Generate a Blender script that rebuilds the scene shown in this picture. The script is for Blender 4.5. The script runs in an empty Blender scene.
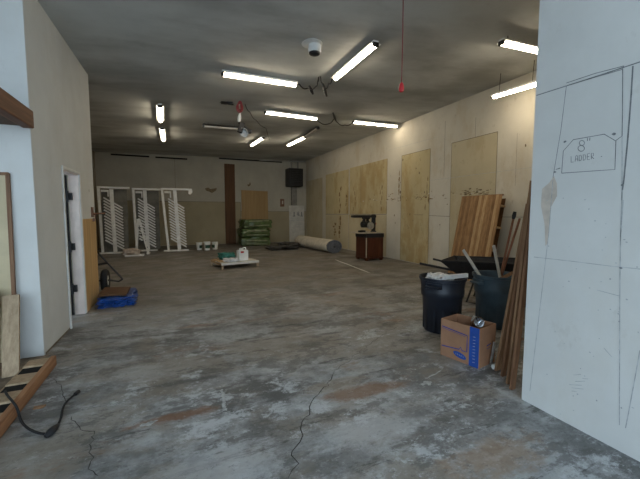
import bpy, bmesh, math, random
from mathutils import Vector, Matrix, noise
random.seed(7)
PI = math.pi
R = math.radians
S = bpy.context.scene
COL = S.collection

# ------------------------------------------------------------------ camera
CAM_H, YAW, PIT, FPX = 1.5, R(23.4), R(-4.3), 342.0
cam_d = bpy.data.cameras.new('camera')
cam_d.sensor_width = 36.0
cam_d.sensor_fit = 'HORIZONTAL'
cam_d.lens = FPX / 640.0 * 36.0
cam_d.clip_end = 200
cam_d.clip_start = 0.02
cam = bpy.data.objects.new('camera', cam_d)
COL.objects.link(cam)
cam.location = (0, 0, CAM_H)
cam.rotation_euler = (PI / 2 + PIT, 0, -YAW)
S.camera = cam
S.view_settings.view_transform = 'Standard'
S.view_settings.look = 'None'
S.view_settings.gamma = 1.0
S.view_settings.exposure = 0.0
S.view_settings.use_curve_mapping = False

# ------------------------------------------------------------------ daylight: an overcast sky outside the open front
W = bpy.data.worlds.new('overcast_sky')
S.world = W
W.use_nodes = True
bg = W.node_tree.nodes['Background']
bg.inputs[0].default_value = (0.66, 0.84, 1.0, 1)
bg.inputs[1].default_value = 5.0
TUBE_COL = (1.0, 0.86, 0.64)
TUBE_STRENGTH = 31.0

# ------------------------------------------------------------------ helpers
def ray(px, py):
    u = (px - 320.0) / FPX
    v = -(py - 239.5) / FPX
    f = Vector((math.sin(YAW) * math.cos(PIT), math.cos(YAW) * math.cos(PIT), math.sin(PIT)))
    r = Vector((math.cos(YAW), -math.sin(YAW), 0))
    up = Vector((-math.sin(YAW) * math.sin(PIT), -math.cos(YAW) * math.sin(PIT), math.cos(PIT)))
    return f + u * r + v * up

def at(px, py, ax, val):
    """Point of the world plane (axis ax = val) measured from the photograph."""
    d = ray(px, py)
    o = Vector((0, 0, CAM_H))
    return o + d * ((val - o[ax]) / d[ax])

def cz(x, y):
    """Height of the sagging ceiling."""
    if y < 6.9:
        s = 0.0665
    else:
        s = 0.0665 + (0.020 - 0.0665) * (y - 6.9) / 10.6
    return 4.35 - s * (6.75 - x)

def at_ceiling(px, py, drop=0.0):
    z = 4.1
    for _ in range(25):
        p = at(px, py, 2, z)
        z = cz(p.x, p.y) - drop
    return at(px, py, 2, z)

class MB:
    def __init__(self):
        self.bm = bmesh.new()

    def _mark(self, faces, mi):
        for f in faces:
            f.material_index = mi

    def box(self, c, s, rot=None, mi=0):
        M = Matrix.Translation(Vector(c)) @ (rot.to_4x4() if rot else Matrix()) @ Matrix.Diagonal((s[0], s[1], s[2], 1))
        vs = [self.bm.verts.new(M @ Vector((x - .5, y - .5, z - .5))) for x in (0, 1) for y in (0, 1) for z in (0, 1)]
        q = [(0, 1, 3, 2), (4, 6, 7, 5), (0, 4, 5, 1), (2, 3, 7, 6), (0, 2, 6, 4), (1, 5, 7, 3)]
        self._mark([self.bm.faces.new([vs[i] for i in f]) for f in q], mi)
        return self

    def span(self, a, b, mi=0):
        c = [(a[i] + b[i]) / 2 for i in range(3)]
        return self.box(c, [abs(b[i] - a[i]) for i in range(3)], None, mi)

    def bar(self, p0, p1, w, t, side=(1, 0, 0), mi=0):
        """A rectangular bar from p0 to p1; w is measured along side, t across."""
        p0, p1 = Vector(p0), Vector(p1)
        d = p1 - p0
        z = d.normalized()
        x = Vector(side)
        x = (x - z * x.dot(z)).normalized()
        y = z.cross(x)
        rot = Matrix((x, y, z)).transposed()
        return self.box((p0 + p1) / 2, (w, t, d.length), rot, mi)

    def tube(self, pts, r, n=8, mi=0, cap=True):
        pts = [Vector(p) for p in pts]
        rs = r if isinstance(r, (list, tuple)) else [r] * len(pts)
        rings = []
        ref = None
        for i, p in enumerate(pts):
            t = (pts[min(i + 1, len(pts) - 1)] - pts[max(i - 1, 0)]).normalized()
            if ref is None:
                ref = Vector((0, 0, 1)) if abs(t.z) < .9 else Vector((1, 0, 0))
            a = (ref - t * ref.dot(t))
            if a.length < 1e-5:
                a = t.orthogonal()
            a.normalize()
            ref = a
            b = t.cross(a)
            rings.append([self.bm.verts.new(p + (a * math.cos(2 * PI * k / n) + b * math.sin(2 * PI * k / n)) * rs[i]) for k in range(n)])
        fs = []
        for i in range(len(rings) - 1):
            for k in range(n):
                fs.append(self.bm.faces.new((rings[i][k], rings[i][(k + 1) % n], rings[i + 1][(k + 1) % n], rings[i + 1][k])))
        if cap:
            fs.append(self.bm.faces.new(rings[0][::-1]))
            fs.append(self.bm.faces.new(rings[-1]))
        self._mark(fs, mi)
        return self

    def lathe(self, prof, n=28, c=(0, 0, 0), rot=None, mi=0, capb=True, capt=True, scale=(1, 1)):
        c = Vector(c)
        rings = []
        for (r, z) in prof:
            rg = []
            for k in range(n):
                v = Vector((r * scale[0] * math.cos(2 * PI * k / n), r * scale[1] * math.sin(2 * PI * k / n), z))
                rg.append(self.bm.verts.new((rot @ v if rot else v) + c))
            rings.append(rg)
        fs = []
        for i in range(len(rings) - 1):
            for k in range(n):
                fs.append(self.bm.faces.new((rings[i][k], rings[i][(k + 1) % n], rings[i + 1][(k + 1) % n], rings[i + 1][k])))
        if capb:
            fs.append(self.bm.faces.new(rings[0][::-1]))
        if capt:
            fs.append(self.bm.faces.new(rings[-1]))
        self._mark(fs, mi)
        return self

    def prism(self, pts, ext, mi=0):
        """Polygon pts (3D) pushed along ext."""
        ext = Vector(ext)
        a = [self.bm.verts.new(Vector(p)) for p in pts]
        b = [self.bm.verts.new(Vector(p) + ext) for p in pts]
        n = len(a)
        fs = [self.bm.faces.new(a[::-1]), self.bm.faces.new(b)]
        for i in range(n):
            fs.append(self.bm.faces.new((a[i], a[(i + 1) % n], b[(i + 1) % n], b[i])))
        self._mark(fs, mi)
        return self

    def stroke(self, pts, w, nrm, mi=0, lift=0.0015):
        """A flat drawn line of width w lying on a surface with normal nrm."""
        nrm = Vector(nrm)
        pts = [Vector(p) + nrm * lift for p in pts]
        ws = w if isinstance(w, (list, tuple)) else [w] * len(pts)
        prev = None
        for i, p in enumerate(pts):
            t = (pts[min(i + 1, len(pts) - 1)] - pts[max(i - 1, 0)])
            if t.length < 1e-6:
                continue
            s = t.normalized().cross(nrm) * ws[i] / 2
            cur = (self.bm.verts.new(p + s), self.bm.verts.new(p - s))
            if prev:
                f = self.bm.faces.new((prev[0], cur[0], cur[1], prev[1]))
                f.material_index = mi
            prev = cur
        return self

    def blob(self, c, rx, ry, ux, uy, nrm, seed=0, n=12, mi=0, lift=0.0012, rough=.35):
        """A flat patch with a ragged outline on a surface."""
        c = Vector(c) + Vector(nrm) * lift
        rnd = random.Random(seed)
        vs = []
        for k in range(n):
            a = 2 * PI * k / n
            q = 1 - rough * rnd.random()
            vs.append(self.bm.verts.new(c + Vector(ux) * rx * q * math.cos(a) + Vector(uy) * ry * q * math.sin(a)))
        f = self.bm.faces.new(vs)
        f.material_index = mi
        return self

    def lump(self, c, s, seed=0, amp=.12, cuts=10, e=.35, freq=2.2, mi=0, rot=None, top=9.0):
        """A crumpled soft block: a rounded box pushed about by noise, standing on its base."""
        b2 = bmesh.new()
        bmesh.ops.create_cube(b2, size=2)
        bmesh.ops.subdivide_edges(b2, edges=b2.edges[:], cuts=cuts, use_grid_fill=True)
        mp = {}
        off = Vector((seed * 13.7, seed * 5.1, seed * 3.3))
        for v in b2.verts:
            p = v.co.copy()
            sph = p.normalized() * 1.2
            p = p.lerp(sph, e)
            d = noise.noise(p * freq + off) + .5 * noise.noise(p * freq * 2.3 + off)
            p = p * (1 + amp * d)
            p = Vector((p.x * s[0] / 2, p.y * s[1] / 2, min(max(p.z, -1), top) * s[2] / 2))
            if rot:
                p = rot @ p
            mp[v] = self.bm.verts.new(p + Vector(c) + Vector((0, 0, s[2] / 2)))
        for f in b2.faces:
            nf = self.bm.faces.new([mp[v] for v in f.verts])
            nf.material_index = mi
        b2.free()
        return self

    def build(self, name, mats, parent=None, smooth=False, bevel=0.0, origin=None):
        bmesh.ops.recalc_face_normals(self.bm, faces=self.bm.faces[:])
        me = bpy.data.meshes.new(name)
        if origin is not None:
            bmesh.ops.translate(self.bm, verts=self.bm.verts[:], vec=-Vector(origin))
        self.bm.to_mesh(me)
        self.bm.free()
        if not isinstance(mats, (list, tuple)):
            mats = [mats]
        for m in mats:
            me.materials.append(m)
        o = bpy.data.objects.new(name, me)
        COL.objects.link(o)
        if origin is not None:
            o.location = origin
        if parent:
            o.parent = parent
        if smooth:
            for p in me.polygons:
                p.use_smooth = True
            md = o.modifiers.new('smooth_edges', 'EDGE_SPLIT')
            md.split_angle = R(40)
        if bevel:
            md = o.modifiers.new('rounded', 'BEVEL')
            md.width = bevel
            md.segments = 2
            md.limit_method = 'ANGLE'
            md.angle_limit = R(40)
        return o

def thing(name, label, cat, loc=(0, 0, 0), rz=0.0, group=None):
    o = bpy.data.objects.new(name, None)
    o.empty_display_size = .1
    COL.objects.link(o)
    o.location = loc
    o.rotation_euler = (0, 0, rz)
    return tag(o, label, cat, group)

def tag(o, label, cat, group=None):
    o['label'] = label
    o['category'] = cat
    if group:
        o['group'] = group
    return o

def struct(o, label=None):
    o['kind'] = 'structure'
    if label:
        o['label'] = label
    return o

def dup(root, loc, rz, label):
    r = root.copy()
    COL.objects.link(r)
    r.location = loc
    r.rotation_euler = (0, 0, rz)
    r['label'] = label
    for ch in list(root.children):
        c = ch.copy()
        COL.objects.link(c)
        c.parent = r
        for g in list(ch.children):
            d = g.copy()
            COL.objects.link(d)
            d.parent = c
    return r

# ------------------------------------------------------------------ materials
def nodes_of(name):
    m = bpy.data.materials.new(name)
    m.use_nodes = True
    nt = m.node_tree
    b = nt.nodes['Principled BSDF']
    return m, nt, b

class NT:
    """Small wrapper that wires noise layers together."""
    def __init__(self, nt):
        self.nt = nt
        self.tc = nt.nodes.new('ShaderNodeTexCoord')

    def noise(self, scale, detail=6, rough=.6, stretch=(1, 1, 1), shift=(0, 0, 0), rotz=0.0):
        mp = self.nt.nodes.new('ShaderNodeMapping')
        mp.inputs['Scale'].default_value = stretch
        mp.inputs['Location'].default_value = shift
        mp.inputs['Rotation'].default_value = (0, 0, rotz)
        self.nt.links.new(self.tc.outputs['Object'], mp.inputs['Vector'])
        n = self.nt.nodes.new('ShaderNodeTexNoise')
        n.inputs['Scale'].default_value = scale
        n.inputs['Detail'].default_value = detail
        n.inputs['Roughness'].default_value = rough
        self.nt.links.new(mp.outputs[0], n.inputs['Vector'])
        return n.outputs['Fac']

    def ramp(self, fac, lo, hi, a=0.0, b=1.0):
        r = self.nt.nodes.new('ShaderNodeMapRange')
        r.inputs['From Min'].default_value = lo
        r.inputs['From Max'].default_value = hi
        r.inputs['To Min'].default_value = a
        r.inputs['To Max'].default_value = b
        r.interpolation_type = 'SMOOTHSTEP'
        self.nt.links.new(fac, r.inputs['Value'])
        return r.outputs['Result']

    def mix(self, fac, a, b):
        m = self.nt.nodes.new('ShaderNodeMix')
        m.data_type = 'RGBA'
        if isinstance(fac, float):
            m.inputs[0].default_value = fac
        else:
            self.nt.links.new(fac, m.inputs[0])
        for i, v in ((6, a), (7, b)):
            if isinstance(v, tuple):
                m.inputs[i].default_value = (v[0], v[1], v[2], 1)
            else:
                self.nt.links.new(v, m.inputs[i])
        return m.outputs[2]

    def mul(self, a, b):
        m = self.nt.nodes.new('ShaderNodeMath')
        m.operation = 'MULTIPLY'
        for i, v in ((0, a), (1, b)):
            if isinstance(v, (int, float)):
                m.inputs[i].default_value = v
            else:
                self.nt.links.new(v, m.inputs[i])
        return m.outputs[0]

    def sep(self):
        s = self.nt.nodes.new('ShaderNodeSeparateXYZ')
        self.nt.links.new(self.tc.outputs['Object'], s.inputs[0])
        return s.outputs

    def spot(self, cx, cy, rx, ry, rough=1.0):
        mp = self.nt.nodes.new('ShaderNodeMapping')
        mp.inputs['Location'].default_value = (-cx / rx, -cy / ry, 0)
        mp.inputs['Scale'].default_value = (1 / rx, 1 / ry, 0)
        self.nt.links.new(self.tc.outputs['Object'], mp.inputs['Vector'])
        ln = self.nt.nodes.new('ShaderNodeVectorMath')
        ln.operation = 'LENGTH'
        self.nt.links.new(mp.outputs[0], ln.inputs[0])
        ad = self.nt.nodes.new('ShaderNodeMath')
        ad.operation = 'MULTIPLY_ADD'
        self.nt.links.new(self.noise(4.5, 12, .8, stretch=(.7, 1.1, 1), shift=(cx * 3, cy * 5, 0)), ad.inputs[0])
        ad.inputs[1].default_value = 3.0 * rough
        self.nt.links.new(ln.outputs['Value'], ad.inputs[2])
        return self.ramp(ad.outputs[0], 1.5 * rough + .95, 1.5 * rough + .35)

    def bump(self, fac, strength, dist, bsdf):
        b = self.nt.nodes.new('ShaderNodeBump')
        b.inputs['Strength'].default_value = strength
        b.inputs['Distance'].default_value = dist
        self.nt.links.new(fac, b.inputs['Height'])
        self.nt.links.new(b.outputs[0], bsdf.inputs['Normal'])

def mat(name, col, rough=.7, var=.25, scale=4.0, metal=0.0, stretch=(1, 1, 1), dirt=None, dirt_amt=.5, bump=0.0, spec=.3, trans=0.0):
    """A surface whose colour wanders by var, with optional patches of dirt."""
    m, nt, b = nodes_of(name)
    n = NT(nt)
    f = n.ramp(n.noise(scale, stretch=stretch), .3, .7)
    lo = tuple(c * (1 - var) for c in col)
    hi = tuple(min(1, c * (1 + var * .6)) for c in col)
    out = n.mix(f, lo, hi)
    if dirt:
        g = n.ramp(n.noise(scale * .55, stretch=stretch, shift=(3.1, 7.7, 1.3)), .5, .72)
        out = n.mix(n.mul(g, dirt_amt), out, dirt)
    nt.links.new(out, b.inputs['Base Color'])
    b.inputs['Roughness'].default_value = rough
    b.inputs['Metallic'].default_value = metal
    b.inputs['Specular IOR Level'].default_value = spec
    if bump:
        n.bump(n.noise(scale * 4, stretch=stretch), bump, .02, b)
    return m

def wood(name, col, dark, axis='z', scale=3.0, rough=.6):
    st = {'x': (.12, 2.2, 2.2), 'y': (2.2, .12, 2.2), 'z': (2.2, 2.2, .12)}[axis]
    m, nt, b = nodes_of(name)
    n = NT(nt)
    g = n.ramp(n.noise(scale * 4, detail=8, rough=.65, stretch=st), .32, .68)
    big = n.ramp(n.noise(scale * .8, stretch=st, shift=(4, 2, 9)), .35, .65)
    out = n.mix(g, dark, col)
    out = n.mix(n.mul(big, .35), out, tuple(c * .7 for c in col))
    nt.links.new(out, b.inputs['Base Color'])
    b.inputs['Roughness'].default_value = rough
    b.inputs['Specular IOR Level'].default_value = .25
    n.bump(g, .15, .01, b)
    return m

def glow(name, col, strength):
    m, nt, b = nodes_of(name)
    b.inputs['Base Color'].default_value = (.9, .9, .88, 1)
    b.inputs['Emission Color'].default_value = (*col, 1)
    b.inputs['Emission Strength'].default_value = strength
    return m

def make_floor_mat():
    m, nt, b = nodes_of('worn_painted_concrete')
    n = NT(nt)
    x, y, z = n.sep()
    near = n.ramp(y, 7.0, 2.6)
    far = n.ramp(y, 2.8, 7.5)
    # bare cement, mottled
    base = n.mix(n.ramp(n.noise(1.3, 14, .76, stretch=(.85, 1.05, 1)), .40, .60), (.145, .148, .147), (.37, .38, .385))
    # tan worn patches, then a darker brown tone further in
    tan = n.ramp(n.noise(.8, 12, .72, stretch=(.75, 1.1, 1), shift=(5, 3, 0)), .46, .57)
    base = n.mix(n.mul(tan, .60), base, (.23, .195, .15))
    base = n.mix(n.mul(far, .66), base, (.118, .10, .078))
    # worn-off dark paint
    dark = n.ramp(n.noise(1.7, 15, .78, stretch=(.7, 1.25, 1), shift=(1, 8, 0)), .515, .565)
    base = n.mix(n.mul(dark, .66), base, (.085, .083, .079))
    dk2 = n.ramp(n.noise(3.0, 12, .76, stretch=(.3, 1.9, 1), shift=(11, 2, 0)), .575, .615)
    base = n.mix(n.mul(dk2, .7), base, (.050, .048, .046))
    rust = n.ramp(n.noise(.95, 10, .70, stretch=(.5, 1.4, 1), shift=(9, 21, 0)), .575, .65)
    base = n.mix(n.mul(n.mul(rust, n.ramp(y, 9, 3)), .75), base, (.215, .115, .065))
    # white bloom on the cement near the open front
    w = n.ramp(n.noise(3.4, 15, .82, stretch=(.85, 1.1, 1), shift=(2, 31, 0)), .515, .575)
    area = n.ramp(n.noise(.62, 6, .64, shift=(7.4, 1.6, 0)), .42, .56)
    base = n.mix(n.mul(n.mul(w, n.mul(area, near)), .85), base, (.50, .52, .54))
    for (cx, cy, rx, ry, k, c) in ((1.5, 2.42, .55, .15, .8, (.215, .125, .075)), (1.3, 2.62, .45, .15, .55, (.30, .25, .19)), (.02, 2.66, .42, .08, .8, (.20, .10, .055)),
                                   (1.80, 1.42, .5, .22, .7, (.27, .19, .13)), (1.25, 1.95, .6, .22, .62, (.47, .48, .49)), (.15, 1.95, .55, .35, .5, (.45, .46, .47)),
                                   (1.75, 2.0, .35, .12, .6, (.10, .098, .095)), (.9, 1.75, .3, .15, .6, (.10, .10, .098)), (.0, 3.2, .5, .07, .7, (.07, .068, .065)), (.25, 4.6, .55, .12, .7, (.065, .06, .055)), (-.3, 3.6, .35, .2, .5, (.42, .42, .41))):
        base = n.mix(n.mul(n.spot(cx, cy, rx, ry), k), base, c)
    w2 = n.ramp(n.noise(4.6, 14, .80, stretch=(.65, 1.2, 1), shift=(22, 13, 0)), .575, .625)
    base = n.mix(n.mul(w2, .62), base, (.40, .40, .39))
    fl_ = n.ramp(n.noise(17, 12, .82, stretch=(.8, 1, 1)), .565, .63)
    base = n.mix(n.mul(fl_, .50), base, (.42, .42, .41))
    pit = n.ramp(n.noise(24, 12, .82, stretch=(.8, 1, 1), shift=(4, 4, 0)), .55, .62)
    base = n.mix(n.mul(pit, .55), base, (.065, .065, .063))
    nt.links.new(base, b.inputs['Base Color'])
    rg = n.ramp(n.noise(1.7, 6, .6, shift=(3, 3, 0)), .3, .7, .42, .75)
    nt.links.new(rg, b.inputs['Roughness'])
    b.inputs['Specular IOR Level'].default_value = .35
    n.bump(n.noise(9, 11, .76), .30, .02, b)
    return m

def make_wall_mat(name, col, stain, grime, amt=.5, seed=0.0, soft=False):
    m, nt, b = nodes_of(name)
    n = NT(nt)
    out = n.mix(n.ramp(n.noise(.9, 6, .6, shift=(seed, seed, 0)), .3, .7), tuple(c * .86 for c in col), col)
    s = n.ramp(n.noise(1.3, 11, .72, stretch=(1, 1, .45), shift=(seed + 4, 1, 6)), .48, .62)
    if soft:
        s = n.ramp(n.noise(.75, 5, .6, stretch=(.5, 1.2, 1), shift=(seed + 4, 1, 6)), .40, .70)
    out = n.mix(n.mul(s, amt), out, stain)
    g = n.ramp(n.noise(4, 12, .78, stretch=(1, 1, .6), shift=(seed, 9, 2)), .57, .68)
    out = n.mix(n.mul(g, amt * (.22 if soft else .7)), out, grime)
    nt.links.new(out, b.inputs['Base Color'])
    b.inputs['Roughness'].default_value = .8
    b.inputs['Specular IOR Level'].default_value = .2
    n.bump(n.noise(14, 6, .6), .06, .01, b)
    return m

M = {}
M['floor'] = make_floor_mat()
M['dirt'] = mat('packed_dirt', (.20, .16, .12), .95, .5, 6, dirt=(.32, .25, .17), dirt_amt=.6, bump=.6)
M['crack'] = mat('crack_shadow', (.055, .052, .048), .95, .3, 20)
M['chalk'] = mat('pale_scuff', (.43, .44, .44), .85, .35, 22)
M['wall_white'] = make_wall_mat('white_wall_paint', (.70, .70, .68), (.62, .60, .55), (.45, .42, .38), .35)
M['wall_grey'] = make_wall_mat('grey_white_plasterboard', (.66, .67, .65), (.56, .55, .51), (.45, .43, .39), .4, seed=3)
M['wall_right'] = make_wall_mat('dirty_white_board', (.62, .58, .49), (.50, .43, .31), (.27, .215, .15), .7, seed=8)
M['patch'] = make_wall_mat('yellowed_board', (.54, .455, .27), (.40, .29, .135), (.17, .11, .055), .85, seed=12)
M['patch_pale'] = make_wall_mat('pale_yellowed_board', (.54, .47, .32), (.44, .35, .21), (.20, .15, .09), .6, seed=15)
M['wall_back'] = make_wall_mat('grey_back_board', (.44, .41, .34), (.36, .33, .26), (.2, .17, .12), .35, seed=20)
M['back_tan'] = make_wall_mat('tan_back_board', (.36, .31, .205), (.30, .25, .16), (.2, .16, .1), .4, seed=25)
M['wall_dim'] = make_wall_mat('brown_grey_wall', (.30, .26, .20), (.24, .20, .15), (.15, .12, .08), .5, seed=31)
M['ceiling'] = make_wall_mat('stained_ceiling', (.60, .615, .60), (.30, .30, .29), (.22, .21, .19), .8, seed=40, soft=True)
M['pencil'] = mat('pencil_line', (.20, .21, .22), .8, .3, 20)
M['pencil_faint'] = mat('faint_pencil_line', (.44, .455, .465), .8, .3, 20)
M['putty'] = mat('putty_smear', (.56, .49, .42), .8, .15, 12)
M['tear'] = mat('torn_paper', (.20, .15, .09), .9, .5, 20)
M['tear_pale'] = mat('bare_plaster', (.62, .60, .55), .9, .2, 20)
M['seam'] = mat('board_joint', (.20, .17, .12), .9, .3, 10)
M['stain'] = mat('brown_water_stain', (.25, .165, .075), .9, .4, 9)
M['white_paint'] = mat('white_gloss_paint', (.72, .72, .70), .45, .12, 5, dirt=(.5, .47, .42), dirt_amt=.3)
M['pink_lit_white'] = mat('pink_lit_white_paint', (.80, .68, .62), .5, .1, 5)  # white jamb paint, tinted pink for the light falling on it
M['black'] = mat('black_metal', (.018, .018, .02), .45, .3, 10)
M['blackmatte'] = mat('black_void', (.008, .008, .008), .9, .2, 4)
M['rubber'] = mat('black_rubber', (.02, .02, .021), .75, .3, 14)
M['steel'] = mat('dull_steel', (.45, .45, .45), .35, .25, 12, metal=.8)
M['shiny'] = mat('bright_steel', (.75, .76, .78), .18, .15, 9, metal=1.0)
M['beam'] = wood('brown_timber', (.235, .105, .05), (.105, .042, .02), 'y', 2.5)
M['rail'] = wood('orange_brown_lumber', (.40, .205, .10), (.22, .10, .05), 'y', 3)
M['pine'] = wood('pale_pine', (.52, .36, .20), (.38, .25, .13), 'z', 3)
M['pine_worn'] = wood('worn_pine', (.46, .34, .22), (.30, .21, .13), 'z', 3)
M['plank_brown'] = wood('dark_brown_plank', (.125, .058, .022), (.075, .034, .013), 'z', 2)
M['lumber'] = wood('brown_lumber', (.33, .195, .11), (.19, .105, .058), 'z', 3)
M['lumber_red'] = wood('red_brown_lumber', (.27, .145, .08), (.155, .078, .044), 'z', 3)
M['ply'] = wood('tan_plywood', (.38, .25, .115), (.30, .195, .085), 'z', 1.2)
M['ply_warm'] = wood('golden_plywood', (.60, .40, .19), (.46, .29, .12), 'z', 1.6)
M['beige_board'] = mat('beige_board', (.58, .48, .31), .7, .15, 2, dirt=(.35, .3, .22), dirt_amt=.4)
M['slat_a'] = wood('brown_slat', (.40, .235, .11), (.24, .13, .055), 'z', 3)
M['slat_c'] = wood('dark_slat', (.30, .165, .075), (.17, .09, .04), 'z', 3)
M['slat_b'] = wood('blond_slat', (.56, .38, .20), (.40, .25, .12), 'z', 3)
M['mahogany'] = wood('red_brown_cabinet', (.105, .033, .016), (.055, .017, .009), 'z', 2, .4)
M['carpet_back'] = mat('beige_carpet_backing', (.50, .455, .375), .95, .2, 7, dirt=(.36, .32, .25), dirt_amt=.4, bump=.3)
M['carpet_pile'] = mat('blue_grey_carpet', (.15, .155, .17), .98, .4, 30, bump=.5)
M['green_wrap'] = mat('dark_green_plastic', (.065, .105, .03), .3, .5, 4, spec=.5, dirt=(.17, .20, .085), dirt_amt=.5)
M['green_pale'] = mat('pale_printed_plastic', (.26, .28, .17), .35, .45, 4, spec=.5)
M['tarp'] = mat('blue_tarp', (.010, .06, .27), .35, .45, 9, spec=.5, bump=.5)
M['rag'] = mat('dark_grey_cloth', (.075, .072, .068), .95, .5, 9, bump=.6)
M['green_cloth'] = mat('dark_green_cloth', (.035, .15, .12), .8, .4, 12, bump=.5)
M['bag_white'] = mat('white_plastic_bag', (.66, .66, .66), .4, .3, 11, bump=.5)
M['bag_tan'] = mat('pale_brown_bag', (.48, .40, .34), .8, .3, 9)
M['pail'] = mat('white_plastic', (.70, .71, .69), .4, .1, 6)
M['label_green'] = mat('dark_green_label', (.03, .075, .05), .5, .3, 30)
M['red_print'] = mat('red_print', (.45, .05, .04), .5, .2, 20)
M['can_black'] = mat('black_blue_plastic', (.012, .016, .026), .45, .3, 5, spec=.4)
M['can_grey'] = mat('grey_blue_plastic', (.05, .078, .10), .5, .3, 5, spec=.35)
M['cardboard'] = mat('brown_cardboard', (.33, .175, .10), .85, .14, 5)
M['print_blue'] = mat('blue_print', (.02, .07, .31), .7, .15, 12)
M['print_line'] = mat('dark_blue_print', (.05, .05, .22), .7, .15, 12)
M['copper'] = mat('copper_pipe', (.27, .12, .07), .4, .2, 8, metal=.6)
M['red_plastic'] = mat('red_plastic', (.55, .03, .04), .35, .15, 8)
M['cord_red'] = mat('dark_red_cord', (.22, .035, .04), .7, .2, 20)
M['wire'] = mat('dark_wire', (.03, .027, .025), .7, .3, 20)
M['brass'] = mat('brown_metal', (.22, .12, .08), .45, .3, 12, metal=.5)
M['tube_off'] = mat('unlit_tube', (.75, .72, .66), .4, .15, 6)
M['paper'] = mat('white_board_sheet', (.56, .54, .49), .8, .12, 5)
M['tabletop'] = mat('pale_worktop', (.50, .43, .33), .6, .2, 6)
M['duct'] = mat('grey_duct_metal', (.24, .23, .21), .5, .2, 6, metal=.4)
M['heater'] = mat('dark_heater_casing', (.022, .022, .022), .5, .3, 6)
M['grey_panel'] = mat('dark_grey_sheet', (.15, .145, .125), .8, .25, 4)
M['lens'] = glow('lit_tube', TUBE_COL, TUBE_STRENGTH)

# ================================================================== the setting
# floor, with its cracks and scuffs
fb = MB()
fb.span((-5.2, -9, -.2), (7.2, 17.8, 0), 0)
def fl(px, py):
    p = at(px, py, 2, 0)
    return Vector((p.x, p.y, 0))
def crack(pts, w0, w1, mi=1, seed=1, step=.05, jit=.02):
    rnd = random.Random(seed)
    P = [fl(*p) for p in pts]
    out = []
    for a, b in zip(P, P[1:]):
        n = max(1, int((b - a).length / step))
        for k in range(n):
            t = k / n
            out.append(a.lerp(b, t) + Vector((rnd.uniform(-jit, jit), rnd.uniform(-jit, jit), 0)))
    out.append(P[-1])
    ws = [rnd.uniform(w0, w1) for _ in out]
    ws[0] = ws[-1] = w0 * .3
    fb.stroke(out, ws, (0, 0, 1), mi, .0015)
crack([(289, 480), (297, 462), (293, 450), (301, 436), (299, 428), (308, 414), (310, 402), (318, 396), (325, 388), (331, 377), (335, 370)], .003, .009, 1, 3)
crack([(335, 370), (350, 360), (368, 345), (385, 333), (398, 326)], .002, .005, 1, 4)
crack([(51, 378), (60, 385), (64, 395), (66, 404)], .003, .006, 1, 5, jit=.008)
crack([(70, 417), (78, 425), (80, 430), (93, 432), (93, 440), (89, 450), (92, 458), (88, 466), (98, 476)], .003, .008, 1, 6, .03, .012)
crack([(335, 259.6), (370, 273)], .045, .055, 3, 8, .3, .004)
crack([(428, 378), (442, 370)], .012, .022, 2, 9, .04, .006)
rnd = random.Random(11)
for k in range(9):
    fb.blob(fl(222 + k * .35 + rnd.uniform(-.8, .8), 390 + k * 2.4), .022, .035, (1, 0, 0), (0, 1, 0), (0, 0, 1), k + 5, 11, 2, .0011 + .0001 * k, .7)
for (px, py, r) in [(428, 383, .05), (424, 384, .035), (431, 352, .02), (398, 331, .025), (148, 424, .04), (153, 422, .03)]:
    fb.blob(fl(px, py), r * 1.5, r * .8, (1, 0, 0), (0, 1, 0), (0, 0, 1), int(px * 7 + py), 16, 2, .0012, .6)
struct(fb.build('floor', [M['floor'], M['crack'], M['chalk'], M['white_paint']]), 'grey worn concrete floor')

db = MB()
db.span((-5.2, -2.5, -.1), (-1.24, 4.4, .004))
struct(db.build('floor_side', M['dirt']), 'brown dirt strip beside the lumber rail')

# ceiling
cb = MB()
XS = [-5.1, -4, -3, -2, -1.25, 0, 1, 2, 3, 4, 5, 6, 7.0]
YS = [-2.6, 0, 2, 4, 5.5, 6.9, 8, 9.5, 11, 13, 15, 16.5, 17.8]
g = [[(cb.bm.verts.new((x, y, cz(x, y))), cb.bm.verts.new((x, y, cz(x, y) + .2))) for y in YS] for x in XS]
for i in range(len(XS) - 1):
    for j in range(len(YS) - 1):
        cb.bm.faces.new((g[i][j][0], g[i + 1][j][0], g[i + 1][j + 1][0], g[i][j + 1][0]))
        cb.bm.faces.new((g[i][j][1], g[i][j + 1][1], g[i + 1][j + 1][1], g[i + 1][j][1]))
for i in range(len(XS) - 1):
    for j in (0, -1):
        cb.bm.faces.new((g[i][j][0], g[i + 1][j][0], g[i + 1][j][1], g[i][j][1]))
for j in range(len(YS) - 1):
    for i in (0, -1):
        cb.bm.faces.new((g[i][j][0], g[i][j + 1][0], g[i][j + 1][1], g[i][j][1]))
struct(cb.build('ceiling', M['ceiling']), 'stained grey ceiling')

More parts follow.
